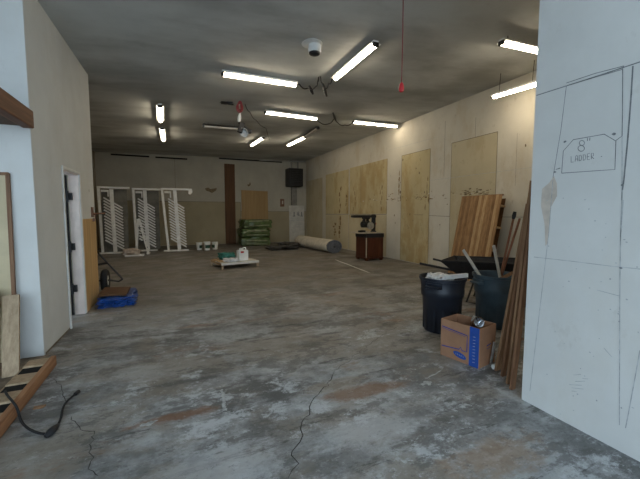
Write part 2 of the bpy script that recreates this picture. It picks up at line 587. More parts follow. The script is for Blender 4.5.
# right room wall with its patches, seams and torn marks  (face x = 6.75)
XW = 6.75
wb = MB()
wb.span((XW, 1.6, 0), (XW + .2, 17.7, 4.4), 0)
def wpatch(y0, y1, z0, z1, mi, t=.006):
    wb.span((XW - t, y0, z0), (XW, y1, z1), mi)
def wline(y0, z0, y1, z1, w=.015, mi=3):
    wb.stroke([(XW, y0, z0), (XW, y1, z1)], w, (-1, 0, 0), mi, .0085)
wpatch(5.58, 6.95, .02, 3.33, 2)
wpatch(7.75, 9.06, .02, 3.33, 1)
wpatch(9.85, 12.5, 1.50, 3.36, 1)
wpatch(9.85, 12.55, .02, 1.46, 2)
wpatch(12.62, 14.9, 1.50, 3.33, 1)
wpatch(12.62, 14.9, .02, 1.46, 2)
wpatch(15.3, 17.45, .02, 3.25, 2)
for (a, b) in ((5.58, 5.58), (6.95, 6.95), (7.75, 7.75), (9.06, 9.06)):
    wline(a, .03, b, 3.33, .012)
wline(5.58, 3.33, 6.95, 3.33, .014); wline(7.75, 3.33, 9.06, 3.33, .012)
wline(9.85, 1.48, 12.5, 1.48, .02); wline(12.6, 1.48, 14.9, 1.48, .02)
wline(9.85, 1.5, 9.85, 3.36, .012); wline(12.56, .03, 12.56, 3.3, .02); wline(11.6, 1.5, 11.6, 3.36, .014)
wline(6.95, 1.43, 7.75, 1.45, .012); wline(8.0, 1.47, 8.4, 1.47, .01); wline(4.2, 1.43, 5.5, 1.43, .010)
wline(4.6, 2.44, 7.75, 2.44, .006, 5); wline(7.2, 2.5, 7.2, 3.95, .010); wline(6.2, 3.33, 6.2, 3.8, .008)
wline(5.1, 2.1, 5.1, 3.2, .006); wline(7.5, 3.6, 9.8, 3.62, .006, 5)
rnd = random.Random(5)
UY, UZ, NX = (0, 1, 0), (0, 0, 1), (-1, 0, 0)
for k in range(170):                                   # the row of torn paper at shoulder height
    y = rnd.choice([rnd.uniform(5.6, 7.4), rnd.uniform(5.7, 6.6), rnd.uniform(7.0, 9.9), rnd.uniform(9.1, 9.9), rnd.uniform(7.6, 8.3), rnd.uniform(10, 13)])
    z = 1.98 + rnd.gauss(0, .05) + (.1 if rnd.random() < .12 else 0)
    r = rnd.choice((.010, .014, .02, .028, .036))
    wb.blob((XW - .007, y, z), r * rnd.uniform(.6, 3.2), r * rnd.uniform(.2, .7), UY, UZ, NX, k, 9, rnd.choice([4, 4, 6, 7]), .001 + .0002 * (k % 7), .65)
for k in range(14):
    wb.blob((XW - .007, 6.2 + .11 * rnd.uniform(-3, 3), 2.0 + rnd.uniform(-.05, .13)), .055, .018, UY, UZ, NX, 300 + k, 9, 4, .0024, .6)
for (y, z, r) in [(9.4, 1.45, .05), (9.35, 1.2, .04), (8.6, 1.48, .04), (7.3, 1.2, .035), (7.05, 1.75, .03), (9.0, 3.2, .05), (8.45, 1.3, .03),
                  (4.9, 2.9, .04), (4.72, 2.55, .05), (4.6, 2.56, .03), (4.4, 2.05, .03), (10.05, 3.1, .03), (9.1, 2.5, .03), (9.1, 2.2, .06), (7.95, 2.12, .04), (8.2, 2.7, .05), (8.35, 2.85, .04)]:
    wb.blob((XW - .007, y, z), r * .6, r, UY, UZ, NX, int(y * 100 + z * 10), 10, 4, .003, .5)
for (y, z0, z1, w) in [(13.4, .4, 1.4, .14), (13.35, 1.5, 2.7, .12), (12.75, 1.5, 2.3, .10), (13.9, .5, 1.1, .16), (10.2, 1.6, 2.5, .06), (9.15, 1.9, 2.9, .05), (7.85, 1.6, 2.6, .05), (12.1, 1.6, 2.6, .05)]:
    for q in range(5):
        z = z0 + (z1 - z0) * (q + .5) / 5
        wb.blob((XW - .007, y + rnd.uniform(-.08, .08), z), w * rnd.uniform(.4, .9), (z1 - z0) / 8, UY, UZ, NX, int(y * 77 + q), 12, 7, .0034 + .0003 * q, .6)
struct(wb.build('wall_right', [M['wall_right'], M['patch'], M['patch_pale'], M['seam'], M['tear'], M['pencil_faint'], M['tear_pale'], M['stain']]),
       'dirty white wall with yellowed board patches')

# back wall (face y = 17.5)
YB = 17.5
bb = MB()
bb.span((-3.15, YB, 0), (6.95, YB + .2, 4.4), 0)
bb.span((-2.95, YB - .006, .02), (3.2, YB, 2.08), 1)
bb.span((3.2, YB - .006, .02), (6.74, YB, 1.62), 1)
NB = (0, -1, 0)
for a, b in (((-2.95, 2.08), (3.2, 2.08)), ((3.2, 1.62), (6.74, 1.62))):
    bb.stroke([(a[0], YB, a[1]), (b[0], YB, b[1])], .02, NB, 2, .008)
bb.stroke([(3.2, YB, .02), (3.2, YB, 2.08)], .02, NB, 2, .008)
bb.stroke([(.2, YB, 2.1), (.2, YB, 4.1)], .012, NB, 2, .003)
hole = [(205, 188.5), (208, 187.5), (210.5, 189), (217, 188), (216, 190.5), (212, 193), (209, 191.5), (206, 190.5)]
bb.prism([at(px, py, 1, YB - .012) for px, py in hole], (0, .012, 0), 3)
bb.blob((3.63, YB, 2.94), .09, .07, (1, 0, 0), (0, 0, 1), NB, 9, 10, 3, .004, .5)
bb.blob((3.7, YB, 3.02), .05, .09, (1, 0, 0), (0, 0, 1), NB, 19, 10, 3, .0045, .5)
for (x0, x1, z) in ((-2.35, -.85, 4.08), (-.6, .75, 4.07), (2.2, 5.4, 4.2)):
    bb.span((x0, YB - .03, z - .035), (x1, YB, z + .03), 4)
struct(bb.build('wall_back', [M['wall_back'], M['back_tan'], M['seam'], M['tear'], M['blackmatte']]), 'grey and tan back wall')

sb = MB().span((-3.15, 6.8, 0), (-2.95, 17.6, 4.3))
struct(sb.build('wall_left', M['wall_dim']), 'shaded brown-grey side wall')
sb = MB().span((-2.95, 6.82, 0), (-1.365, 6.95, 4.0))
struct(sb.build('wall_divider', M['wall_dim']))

# left stub wall beside the opening, with the doorway
TOPL = 3.84
XL, XI = -1.28, -1.40
D0, D1, WE = 5.33, 6.05, 6.98
lb = MB()
lb.span((XI, 4.4, 0), (XL, D0, TOPL))
lb.span((XI, D0, 2.07), (XL, D1, TOPL))
lb.span((XI, D1, 0), (XL, WE, TOPL))
lb.stroke([(XL, 4.42, .012), (XL, D0 - .02, .012)], .024, (1, 0, 0), 1, .001)
lb.blob((XL, 6.65, 1.88), .02, .03, (0, 1, 0), (0, 0, 1), (1, 0, 0), 5, 8, 1, .001)
struct(lb.build('wall_side', [M['wall_grey'], M['seam']]), 'grey-white stub wall with a doorway')
eb = MB().span((-5.2, 4.4, 0), (XI - .0001, 4.55, 3.9))
eb.span((XI - .0001, 4.388, 0), (XL - .001, 4.3999, TOPL))
eb.span((-5.2, 4.388, 0), (XI - .0001, 4.3999, 3.75))
struct(eb.build('wall_front_left', M['wall_white']), 'white wall end facing the open front')
struct(MB().span((-5.2, -2.5, 0), (-5.0, 4.388, 3.7)).build('wall_entry_left', M['wall_white']))
# door casing: white trim around the opening
tb = MB()
tb.span((XL, D0 - .035, 0), (XL + .018, D0, 2.11))
tb.span((XL, D0, 2.07), (XL + .018, D1, 2.11))
tb.span((XL, D1, 0), (XL + .018, D1 + .06, 2.11))
struct(tb.build('trim_door', M['white_paint'], bevel=.004), 'white door casing')
tb = MB().span((XI - .002, D1 - .016, 0), (XL + .002, D1 - .001, 2.069)).span((XI - .002, D0 + .016, 2.055), (XL + .002, D1 - .016, 2.069)).span((XI - .002, D0 + .001, 0), (XL + .002, D0 + .016, 2.055))
struct(tb.build('trim_jamb', M['pink_lit_white']), 'white door jamb with pinkish light painted in')
# inner door leaf standing open behind the jamb, with black strap hinges
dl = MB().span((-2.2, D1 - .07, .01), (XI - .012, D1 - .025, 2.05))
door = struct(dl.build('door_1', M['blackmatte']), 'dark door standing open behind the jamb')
for z in (.40, 1.02, 1.75):
    MB().span((XI - .015, D1 - .055, z - .05), (XI + .045, D1 - .017, z + .05)).span((XI - .02, D1 - .085, z - .08), (XI + .008, D1 - .055, z + .08)).build('hinge', M['black'], door)
tb = MB().span((XL, D1 + .065, .0), (XL + .012, WE - .015, 1.42))
struct(tb.build('trim_plywood', M['ply_warm']), 'golden plywood kick panel on the stub wall')
# the stub wall stands a degree and a half off square
pv = Vector((XL, 4.4, 0))
for o_ in list(bpy.data.objects):
    if o_.name in ('wall_side', 'trim_door', 'trim_jamb', 'door_1', 'trim_plywood'):
        o_.rotation_euler = (0, 0, R(-1.4))
        o_.location = pv - Matrix.Rotation(R(-1.4), 3, 'Z') @ pv
hk = thing('hasp_latch', 'small brown hasp latch on the stub wall end above the plywood panel', 'latch', (-1.222, 6.80, 1.45))
MB().span((0, -.09, 0), (.015, .05, .16)).build('plate', M['brass'], hk, bevel=.003)
MB().tube([(.012, -.03, .05), (.05, 0, .05), (.17, .1, .06)], .014, 8).build('lever', M['brass'], hk, smooth=True)
MB().tube([(.012, -.06, .03), (.05, -.06, .03), (.05, -.06, -.03), (.02, -.06, -.03)], .008, 6).span((.015, -.085, -.075), (.045, -.035, -.03)).build('padlock', M['brass'], hk)

# right partition (face x = 2.56), pencil drawing and writing are marks on its board
XP = 2.56
pb = MB()
pb.span((XP, -2.5, 0), (XP + .16, 1.80, 4.05), 0)
NP = (-1, 0, 0)
def pst(pts, w=.006, mi=1, lift=.0012):
    pb.stroke([at(px, py, 0, XP) for px, py in pts], w, NP, mi, lift)
pst([(536.5, 95.5), (560, 88), (590, 78.5), (640, 62), (680, 49)], .007)
pst([(534, 257), (570, 261), (610, 266), (640, 269), (680, 273.5)], .004, 2)
pst([(566.5, 86), (561, 130), (556, 160), (553, 178)], .004)
pst([(566.5, 83), (595, 73.5), (624, 66)], .005)
pst([(566.5, 86), (596, 77), (622, 69.5), (624, 66)], .004)
pst([(622.8, 69), (622.6, 110), (622.2, 136), (616, 140.5)], .005)
pst([(556, 169.5), (560.5, 168)], .006)
pst([(561.7, 173.2), (563.4, 151), (573.4, 139.7), (604.3, 134.2), (616, 141), (615, 169.5), (590, 171.2), (561.7, 173.2)], .005)
pst([(622.2, 136), (622.2, 180), (621.6, 200)], .004, 2)
pst([(633, 66), (631, 100), (627.8, 140), (624, 180), (622.5, 190)], .008)
pst([(622.5, 190), (620.6, 236), (619.9, 300), (619.5, 425)], .005, 2)
pst([(623.5, 200), (620.5, 240)], .004, 2)
pst([(640, 350), (634, 384), (628, 416), (625.6, 428)], .005, 2)
pst([(553, 180), (549, 232), (541, 300), (533, 366), (530, 391)], .0045, 2)
pst([(597, 290), (619.5, 296)], .004, 2)
pst([(604, 348), (612, 357)], .004, 2)
for (px, py, r) in ((565, 141.7, .013), (614, 134, .014), (622.3, 185, .01), (621, 268, .012), (555, 172, .012)):
    pb.blob(at(px, py, 0, XP), r, r * .7, (0, 1, 0), (0, 0, 1), NP, int(px), 8, 1, .002)
rnd = random.Random(23)
for k in range(46):
    px, py = rnd.uniform(545, 640), rnd.uniform(180, 420)
    pb.blob(at(px, py, 0, XP), rnd.uniform(.003, .008), rnd.uniform(.003, .007), (0, 1, 0), (0, 0, 1), NP, k + 50, 7, 2, .0018)
for k in range(6):
    px, py = 569 + rnd.uniform(0, 16), 375 + 3.2 * k
    pst([(px, py), (px + rnd.uniform(5, 12), py + rnd.uniform(-1, 1.5))], .003, 2)
# the putty smear
pb.prism([at(px, py, 0, XP - .0009) for px, py in ((542, 189), (549, 183), (554, 176), (557, 184), (557, 196), (551, 207), (550, 222), (547.5, 243), (545.5, 246), (544.5, 224), (541, 206))], (.0009, 0, 0), 3)
# 8" LADDER
def ell(cx, cy, rx, ry, n=14):
    return [(cx + rx * math.cos(2 * PI * k / n), cy + ry * math.sin(2 * PI * k / n)) for k in range(n + 1)]
pst(ell(582, 143, 2.6, 2.5), .005); pst(ell(581.3, 148.4, 3.2, 2.9), .005)
pst([(587.7, 138), (587.5, 141)], .005); pst([(590, 137.6), (589.8, 140.6)], .005)
GL = {'L': [[(0, 0), (0, 1), (.8, 1)]], 'A': [[(0, 1), (.2, .1), (.5, 0), (.8, .1), (.9, 1)], [(.1, .6), (.85, .6)]],
      'D': [[(0, 1), (0, 0), (.6, .1), (.85, .5), (.6, .92), (0, 1)]], 'E': [[(.8, 0), (0, 0), (0, 1), (.8, 1)], [(0, .5), (.65, .5)]],
      'R': [[(0, 1), (0, 0), (.7, .08), (.7, .48), (0, .55), (.85, 1)]]}
for k, ch in enumerate('LADDER'):
    ox, oy = 571.2 + k * 4.05, 156.3 - k * .62
    for seg in GL[ch]:
        pst([(ox + 3.0 * u, oy + 6.0 * v - .45 * u) for u, v in seg], .0042)
pst([(601, 156.6), (602.2, 156.4)], .006)
struct(pb.build('wall_partition', [M['wall_white'], M['pencil'], M['pencil_faint'], M['putty']]), 'white partition with pencilled drawing and writing')
struct(MB().span((XP + .16, 1.63, 0), (XW, 1.80, 4.35)).build('wall_front_added', M['wall_right']))  # unseen wall added to close off light; the boards lean on it
struct(MB().span((-5.0, -2.6, 3.55), (XP, -2.5, 4.1)).build('trim_header', M['wall_white']))

# loft edge: brown timber fascia with a dark deck behind it, fixed to the left wall
lf = MB().span((-1.345, 3.0, 2.355), (-1.245, 4.386, 2.53))
fas = tag(lf.build('timber_ledge', M['beam'], bevel=.012, origin=(-1.3, 3.7, 2.355)), 'dark brown timber ledge high on the white left wall end', 'ledge')
MB().span((-3.69, -.7, .02), (-.046, .686, .06)).build('deck_board', M['plank_brown'], fas)

# ================================================================== ceiling lights
def light_fixture(loc, rz, length, label, lit=True, two_tone=False):
    t = thing('fluorescent_light', label, 'light', loc, rz, 'fluorescent ceiling lights')
    h = length / 2
    MB().span((-h, -.045, .045), (h, .045, .075)).prism([(-h, -.085, .028), (-h, .085, .028), (-h, .045, .048), (-h, -.045, .048)], (length, 0, 0)).build('housing', M['white_paint'] if lit else M['heater'], t)
    b = MB()
    n = 8
    prof = [(-.043 * math.cos(PI * k / n), .027 - .05 * math.sin(PI * k / n)) for k in range(n + 1)]
    if lit:
        b.prism([(-h + .03, y, z) for y, z in prof], (length - .06, 0, 0))
        b.build('diffuser', M['lens'], t, smooth=True)
    else:
        for y in (-.04, .04):
            MB().tube([(-h + .03, y, .005), (h - .03, y, .005)], .02, 10).build('tube', M['tube_off'], t, smooth=True)
    for s in (-1, 1):
        MB().span((s * (h - .01) - .015, -.05, -.015), (s * (h - .01) + .015, .05, .05)).build('end_cap', M['black'], t, bevel=.006)
        MB().tube([(s * (h - .15), 0, .07), (s * (h - .15), 0, 1)], .006, 5).build('hanger', M['wire'], t)
    return t
def place_light(a, b, drop, label, lit=True, ends=None):
    if ends:
        p, q = Vector(ends[0]), Vector(ends[1])
    else:
        p, q = at_ceiling(a[0], a[1], drop), at_ceiling(b[0], b[1], drop)
    c = (p + q) / 2
    d = q - p
    t = light_fixture((c.x, c.y, c.z), math.atan2(d.y, d.x), Vector((d.x, d.y)).length, label, lit)
    # follow the slope of the ceiling
    t.rotation_euler = (0, -math.atan2(d.z, Vector((d.x, d.y)).length), math.atan2(d.y, d.x))
    for ch in t.children:
        if ch.name.startswith('hanger'):
            me = ch.data
            L = max(.02, cz(c.x, c.y) - c.z)
            for v in me.vertices:
                if v.co.z > .5:
                    v.co.z = L
    return t
LT = [
    ((222, 75), (297, 86), .10, 'long lit ceiling light left of the round ceiling sensor', True),
    ((335, 80), (376, 45.5), .10, 'lit ceiling light slanting away beside the round ceiling sensor', True),
    ((265, 113), (317, 119.5), .10, 'lit ceiling light in the middle, directly above the slanted half-dark pair', True),
    ((353, 122.5), (397, 127), .10, 'lit ceiling light nearest the long right wall, above the rolled carpet', True),
    ((288, 146), (305, 138), .10, 'short-looking lit ceiling light in line with a dark unlit one', True),
    ((251.5, 146), (263, 138.5), .10, 'smallest lit ceiling light, above the brown plank and beside the hanging work lamp', True),
    ((160, 107), (160.5, 122), .10, 'nearer of the two lit ceiling lights in line above the white racks', True),
    ((162, 129.5), (163.5, 141), .10, 'farther of the two lit ceiling lights in line above the white racks', True),
    ((203, 126.5), (240, 129.5), .12, 'unlit ceiling light with two bare tubes beside the hanging work lamp', False),
    ((305, 137.2), (318, 128.8), .10, 'dark unlit ceiling light in line with a lit one', False),
]
for L in LT:
    place_light(*L)
place_light(None, None, .1, 'lit ceiling light hanging level behind the white partition edge, the upper of two', True,
            ends=(at_ceiling(501, 44, .14), at_ceiling(501, 44, .14) + Vector((1.5, .02, .1 - .03))))
p = at(492.5, 98, 0, 6.15)
q = at(540, 84, 0, 6.15)
place_light(None, None, .1, 'lit ceiling light along the right wall, the lower of two at the partition edge', True, ends=(p, q))

# round sensor
c = at_ceiling(314.5, 43.5, 0)
sn = thing('ceiling_sensor', 'round white ceiling sensor with a black lens between two lit lights', 'sensor', c)
MB().lathe([(.155, -.006), (.155, -.018), (.085, -.024)], 32, (-.04, 0, 0), capb=False).build('base_plate', M['white_paint'], sn, smooth=True)
MB().lathe([(.09, -.024), (.10, -.04), (.10, -.125), (.095, -.135)], 32).build('housing', M['white_paint'], sn, smooth=True)
MB().lathe([(.085, -.135), (.08, -.155), (.05, -.17), (.005, -.175)], 28).build('lens', M['black'], sn, smooth=True)

# red pull cord
p = at(401.5, 88, 2, 2.88)
pc = thing('pull_cord', 'dark red pull cord with a bright red handle hanging from the ceiling', 'cord', p)
top = cz(p.x, p.y) - p.z
MB().tube([(0, 0, .03), (.004, 0, top * .5), (0, 0, top)], .0055, 6).build('cord', M['cord_red'], pc)
MB().lathe([(.008, .06), (.022, .04), (.03, -.01), (.026, -.035), (.012, -.045)], 16).build('handle', M['red_plastic'], pc, smooth=True)

# hanging work lamp with a red cord
c = at_ceiling(240, 101, 0)
wl = thing('work_lamp', 'black work lamp with a white reflector hanging on a coiled red cord', 'lamp', (c.x, c.y, c.z))
def dz(py, px=240):
    q = at(px, py, 1, c.y)
    return q - c
b = MB()
for k in range(3):
    b.tube([dz(100 + 9 * (.5 - .5 * math.cos(a)) + k, 240 + (1.8 + k * .7) * math.sin(a)) + Vector((0, .02 * k, -.02)) for a in [2 * PI * i / 14 for i in range(15)]], .012, 6)
b.tube([dz(100) , dz(108, 241), dz(118, 239.5)], .012, 6)
b.build('cord', M['cord_red'], wl, smooth=True)
MB().tube([dz(113, 240), dz(118, 239.5), dz(122, 239)], [.015, .04, .035], 10).build('bulb_socket', M['white_paint'], wl, smooth=True)
MB().box(dz(127.5, 241), (.11, .10, .24), Matrix.Rotation(.3, 3, 'Y')).tube([dz(122, 239), dz(128, 245), dz(131, 249)], .035, 8).box(dz(131.5, 249), (.1, .08, .08)).build('body', M['black'], wl, bevel=.02)
rot = Vector((-.55, -.55, -.6)).to_track_quat('Z', 'Y').to_matrix()
MB().lathe([(.025, -.10), (.055, -.07), (.10, 0), (.115, .03), (.108, .03), (.09, 0), (.02, -.07)], 20, dz(132, 244), rot).build('reflector', M['white_paint'], wl, smooth=True)

# loose electrical cables along the ceiling
def cable(name, label, pts, r, cat='cable', plugs=()):
    """pts: (px, py, drop below ceiling)."""
    P = [at_ceiling(px, py, d) for px, py, d in pts]
    P[0].z = cz(P[0].x, P[0].y) - r * 1.5
    o = P[0].copy()
    t = thing(name, label, cat, o)
    out = []
    for a, b in zip(P, P[1:]):
        for k in range(5):
            s = k / 5
            v = a.lerp(b, s) - o
            v.z -= .05 * math.sin(PI * s)
            out.append(v)
    out.append(P[-1] - o)
    MB().tube(out, r, 6).build('wire', M['wire'], t, smooth=True)
    for (a, b) in plugs:
        pa, pb_ = at_ceiling(*a) - o, at_ceiling(*b) - o
        MB().tube([pa, pa.lerp(pb_, .5), pb_], [.018, .035, .02], 7).build('connector', M['black'], t, smooth=True)
    return t
cable('power_cable', 'drooping dark cable with a plug between the long left light and the slanting light', [(299, 84, .02), (308, 88, .1), (316, 86, .14), (318, 80, .03), (318.6, 77, .02)], .012, plugs=[((309, 86, .1), (313, 94, .2))])
cable('power_cable', 'dark cable and long plug hanging below the slanting light beside the sensor', [(320.5, 77, .03), (322, 82, .1), (325, 88, .2), (329, 83, .12), (332, 79, .04)], .012, plugs=[((323, 84, .15), (326.5, 96, .25))])
cable('power_cable', 'dark looped cable between the middle light and the light near the right wall', [(318, 121, .02), (328, 124, .08), (335, 117, .02), (337, 122, .1), (345, 125, .1), (353, 122, .05)], .012, plugs=[((333, 113, .02), (336, 121, .1))])
cable('power_cable', 'thin dark cable running across the ceiling past the hanging work lamp', [(245, 104, .01), (250, 112, .03), (256, 120, .02), (266, 128, .02), (270, 140, .01)], .008)
wj = at_ceiling(227, 102, 0)
tag(MB().lump((0, 0, -.05), (.24, .1, .05), 3, .6, 6).build('ceiling_bracket', M['black'], origin=None), 'small dark broken bracket on the ceiling left of the hanging work lamp', 'bracket').location = wj

# ================================================================== back of the room
tag(MB().span((2.44, YB - .04, 0), (2.94, YB - .008, 3.95)).build('brown_plank', M['plank_brown'], origin=(2.69, YB - .02, 0)), 'tall dark brown plank standing floor to ceiling on the back wall', 'plank')
tag(MB().prism([(3.26, YB - .05, 0), (4.62, YB - .05, 0), (4.60, YB - .05, 2.66), (3.24, YB - .05, 2.69)], (0, .018, 0)).build('plywood_sheet', M['ply'], origin=(3.9, YB - .05, 0)), 'tan plywood sheet on the back wall behind the green bags', 'plywood')

# unit heater and its pipes, duct
uh = thing('unit_heater', 'black unit heater hung high in the back right corner', 'heater', (6.0, 17.15, 2.92))
MB().span((-.44, -.3, 0), (.34, .3, .92)).build('casing', M['heater'], uh, bevel=.02)
b = MB()
for k in range(9):
    b.span((-.37, -.325, .07 + k * .09), (.27, -.3, .12 + k * .09))
b.build('louver_grille', M['black'], uh)
for x in (-.2, .15):
    MB().tube([(x, 0, .92), (x, 0, 1.36)], .045, 8).build('flue_pipe', M['duct'], uh, smooth=True)
tag(MB().span((5.87, 17.33, 1.96), (6.17, 17.49, 2.92)).build('air_duct', M['duct'], bevel=.01, origin=(6.02, 17.4, 1.96)), 'grey metal duct running down below the black unit heater', 'duct')
tag(MB().tube([(4.1, 17.05, 4.17), (5.2, 17.05, 4.2), (6.55, 17.05, 4.24)], .035, 8).build('ceiling_pipe', M['steel'], smooth=True, origin=(5.3, 17.05, 4.2)), 'thin pale pipe under the ceiling above the unit heater', 'pipe')
eb = thing('switch_box', 'small dark red-brown switch box on the back wall left of the duct', 'switch box', (5.38, YB, 2.08))
MB().span((-.1, -.09, -.2), (.1, -.002, .2)).build('box_body', M['brass'], eb, bevel=.01)
MB().span((-.03, -.115, -.07), (.03, -.09, .1)).build('lever', M['paper'], eb)

# white sheet with printed marks, leaning in the corner
wp = thing('printed_sheet', 'tall white printed sheet leaning in the back right corner behind the rolled carpet', 'sheet', (6.18, 17.38, 0))
b = MB()
rx = Matrix.Rotation(R(-2.5), 3, 'X')
b.box(rx @ Vector((0, 0, .97)), (.86, .02, 1.94), rx)
nf = rx @ Vector((0, -1, 0))
def wpt(x, z):
    return rx @ Vector((x, -.0105, z))
for x in (-.2, .02, .26):
    pass
def serif1(x, z, h=.22):
    b.stroke([wpt(x, z), wpt(x, z + h)], .055, nf, 1); b.stroke([wpt(x - .07, z), wpt(x + .07, z)], .045, nf, 1, .0018)
serif1(-.15, 1.38); serif1(.28, 1.38)
amp = [(.16, 1.38), (.04, 1.55), (.10, 1.61), (.13, 1.55), (.02, 1.45), (.06, 1.39), (.15, 1.47)]
b.stroke([wpt(x, z) for x, z in amp], .035, nf, 1)
for (z, w, x0, x1) in ((1.27, .022, -.40, .41), (1.20, .012, -.1, .40), (1.13, .02, -.40, .41), (1.0, .012, -.15, .3), (.92, .012, -.1, .28), (.82, .01, -.05, .2), (.75, .01, -.05, .22)):
    b.stroke([wpt(x0, z), wpt(x1, z)], w, nf, 2, .0022)
b.build('board', [M['paper'], M['pencil'], M['pencil_faint']], wp)

# green wrapped bags
for k, (dx, lab) in enumerate(((0, 'bottom green plastic-wrapped bag of the stack by the back wall'), (-.02, 'middle green plastic-wrapped bag of the stack by the back wall'), (.06, 'topmost green plastic-wrapped bag of the stack by the back wall'))):
    t = thing('insulation_bag', lab, 'bag', (3.62 + dx, 16.35, .415 * k + .004), R(-2 + 3 * k), 'stacked green bags')
    MB().lump((0, 0, 0), (1.38, 1.0, .40), 4 + k, .10, 12, .22, 2.6, top=1.0).build('wrap', M['green_wrap'], t, smooth=True)
    b = MB()
    for (z, h, s) in ((.26 + .03 * k, .05, 1), (.10, .035, 2)):
        b.bar((-.45, -.535, z), (.52, -.535, z + .03 * (k - 1)), h, .012, (0, 0, 1))
    b.build('printed_band', M['green_pale'], t)

# rags
tag(MB().lump((4.25, 13.9, 0), (1.0, .8, .14), 21, .5, 12, .5, 2.5).lump((4.68, 14.3, 0), (.7, .7, .24), 23, .45, 10, .5, 2.5).build('cloth_heap', M['rag'], smooth=True, origin=(4.6, 14, 0)), 'heap of dark grey cloth on the floor beside the rolled carpet', 'cloth')

# rolled carpet
rc = thing('rolled_carpet', 'large rolled-up carpet with beige backing lying along the right wall', 'carpet', (5.66, 11.7, 0), R(2.5))
b = MB()
n = 40
RR = .31
SQ = .80
b2 = [(RR * (1 - .02 * math.sin(3 * a)) * math.cos(a), RR * (1 - .02 * math.sin(3 * a)) * math.sin(a)) for a in [2 * PI * k / n for k in range(n)]]
ringA = [b.bm.verts.new((x * 1.05, 0, z * SQ + RR * SQ)) for x, z in b2]
ringM = [b.bm.verts.new((x * 1.08, 1.7, z * SQ * .97 + RR * SQ)) for x, z in b2]
ringB = [b.bm.verts.new((x * 1.05, 3.3, z * SQ + RR * SQ)) for x, z in b2]
for r0, r1 in ((ringA, ringM), (ringM, ringB)):
    for k in range(n):
        b.bm.faces.new((r0[k], r0[(k + 1) % n], r1[(k + 1) % n], r1[k]))
b.bm.faces.new(ringB)
b.build('backing', M['carpet_back'], rc, smooth=True)
b = MB()
sp = []
for k in range(130):
    a = 2 * PI * k / 26
    r = .04 + (RR - .075) * k / 130
    sp.append(Vector((r * math.cos(a) * 1.04, 0, r * math.sin(a) * SQ + RR * SQ)))
for p, q in zip(sp, sp[1:]):
    d = (q - p)
    b.bar(p + Vector((0, .03, 0)), q + d * .1 + Vector((0, .03, 0)), .09, .030, (0, 1, 0))
b.build('pile_spiral', M['carpet_pile'], rc)
MB().lathe([(RR * .99, 0), (RR * .99, .02)], 36, (0, .05, RR * SQ), Matrix.Rotation(PI / 2, 3, 'X'), scale=(1.04, SQ)).build('core', M['rag'], rc)
b = MB()
b.lathe([(RR * 1.005, .0), (RR * 1.005, .07), (RR * .9, .07), (RR * .9, 0), (RR * 1.005, 0)], 36, (0, .06, RR * SQ), Matrix.Rotation(PI / 2, 3, 'X'), capb=False, capt=False, scale=(1.04, SQ))
b.build('rim', M['carpet_pile'], rc, smooth=True)

# ladder racks
def rack(x, y, label, tilt=0.0, back=True, rail=1.0):
    t = thing('slatted_rack', label, 'rack', (x, y, 0), 0, 'white slatted racks')
    H = 2.44
    MB().bar((tilt, 0, H), (.05, 0, .06), .085, .06).build('post', M['white_paint'], t, bevel=.006)
    MB().bar((.40 + tilt * .5, .05, H), (.45, .05, .06), .13, .05).build('post', M['white_paint'], t, bevel=.006)
    MB().span((tilt - .045, -.04, H), (rail, .1, H + .07)).build('top_rail', M['white_paint'], t, bevel=.006)
    MB().span((-.13, -.06, .0), (.80, .12, .05)).build('foot_rail', M['white_paint'], t, bevel=.006)
    MB().span((tilt + .08, -.02, H - .13), (tilt + .3, .04, H - .05)).bar((tilt + .3, .01, H - .05), (tilt + .3, .01, H - .3), .04, .04).build('bracket', M['white_paint'], t)
    N = 15
    for k in range(N):
        z = 2.10 - k * .113
        xo = tilt * .5 * (1 - k / N)
        MB().bar((.15 + xo, .0, z), (.40 + xo, .0, z - .17), .05, .05, (0, 0, 1)).build('slat', M['white_paint'], t)
        MB().bar((.47 + xo, .1, z - .20), (.74 + xo, .1, z - .38), .05, .05, (0, 0, 1)).build('slat', M['white_paint'], t)
    if back:
        MB().span((.06, .16, .06), (.90, .18, 2.42)).build('back_panel', M['grey_panel'], t)
    return t
rack(-2.45, 14.9, 'leftmost white slatted rack, nearest the stub wall')
rack(-1.36, 15.35, 'middle white slatted rack, behind the folded white stepladder')
r3 = rack(-.20, 14.9, 'rightmost white slatted rack, with the longest top arm', tilt=-.12, back=False, rail=.98)
MB().prism([(.86, -.05, 2.44), (1.0, -.05, 2.44), (1.0, -.05, 2.36), (.92, -.05, 2.27), (.84, -.05, 2.3)], (0, .12, 0)).build('arm_end', M['white_paint'], r3)

# folded stepladder, a white board with bags
sl = thing('folding_stepladder', 'small folded white stepladder standing before the middle rack', 'stepladder', (-1.12, 14.35, 0))
for y in (-.2, .2):
    MB().bar((-.12, y, .04), (-.03, y * .8, 1.28), .05, .04).build('rail', M['white_paint'], sl)
    MB().bar((.27, y, .04), (.01, y * .8, 1.28), .05, .04).build('rail', M['white_paint'], sl)
for k in range(4):
    MB().span((.20 - .055 * k - .05, -.19, .22 + .25 * k), (.20 - .055 * k + .05, .19, .25 + .25 * k)).build('step', M['heater'], sl)
MB().span((-.06, -.19, 1.26), (.05, .19, 1.31)).build('top_cap', M['white_paint'], sl, bevel=.01)
MB().span((-.17, -.23, 0), (-.07, .23, .045)).span((.22, -.23, 0), (.33, .23, .045)).build('foot', M['white_paint'], sl)
tag(MB().span((-1.55, 13.62, .0), (-.95, 13.95, .05)).build('white_board', M['white_paint'], bevel=.005, origin=(-1.3, 13.8, 0)), 'white board lying on the floor below the stepladder', 'board')
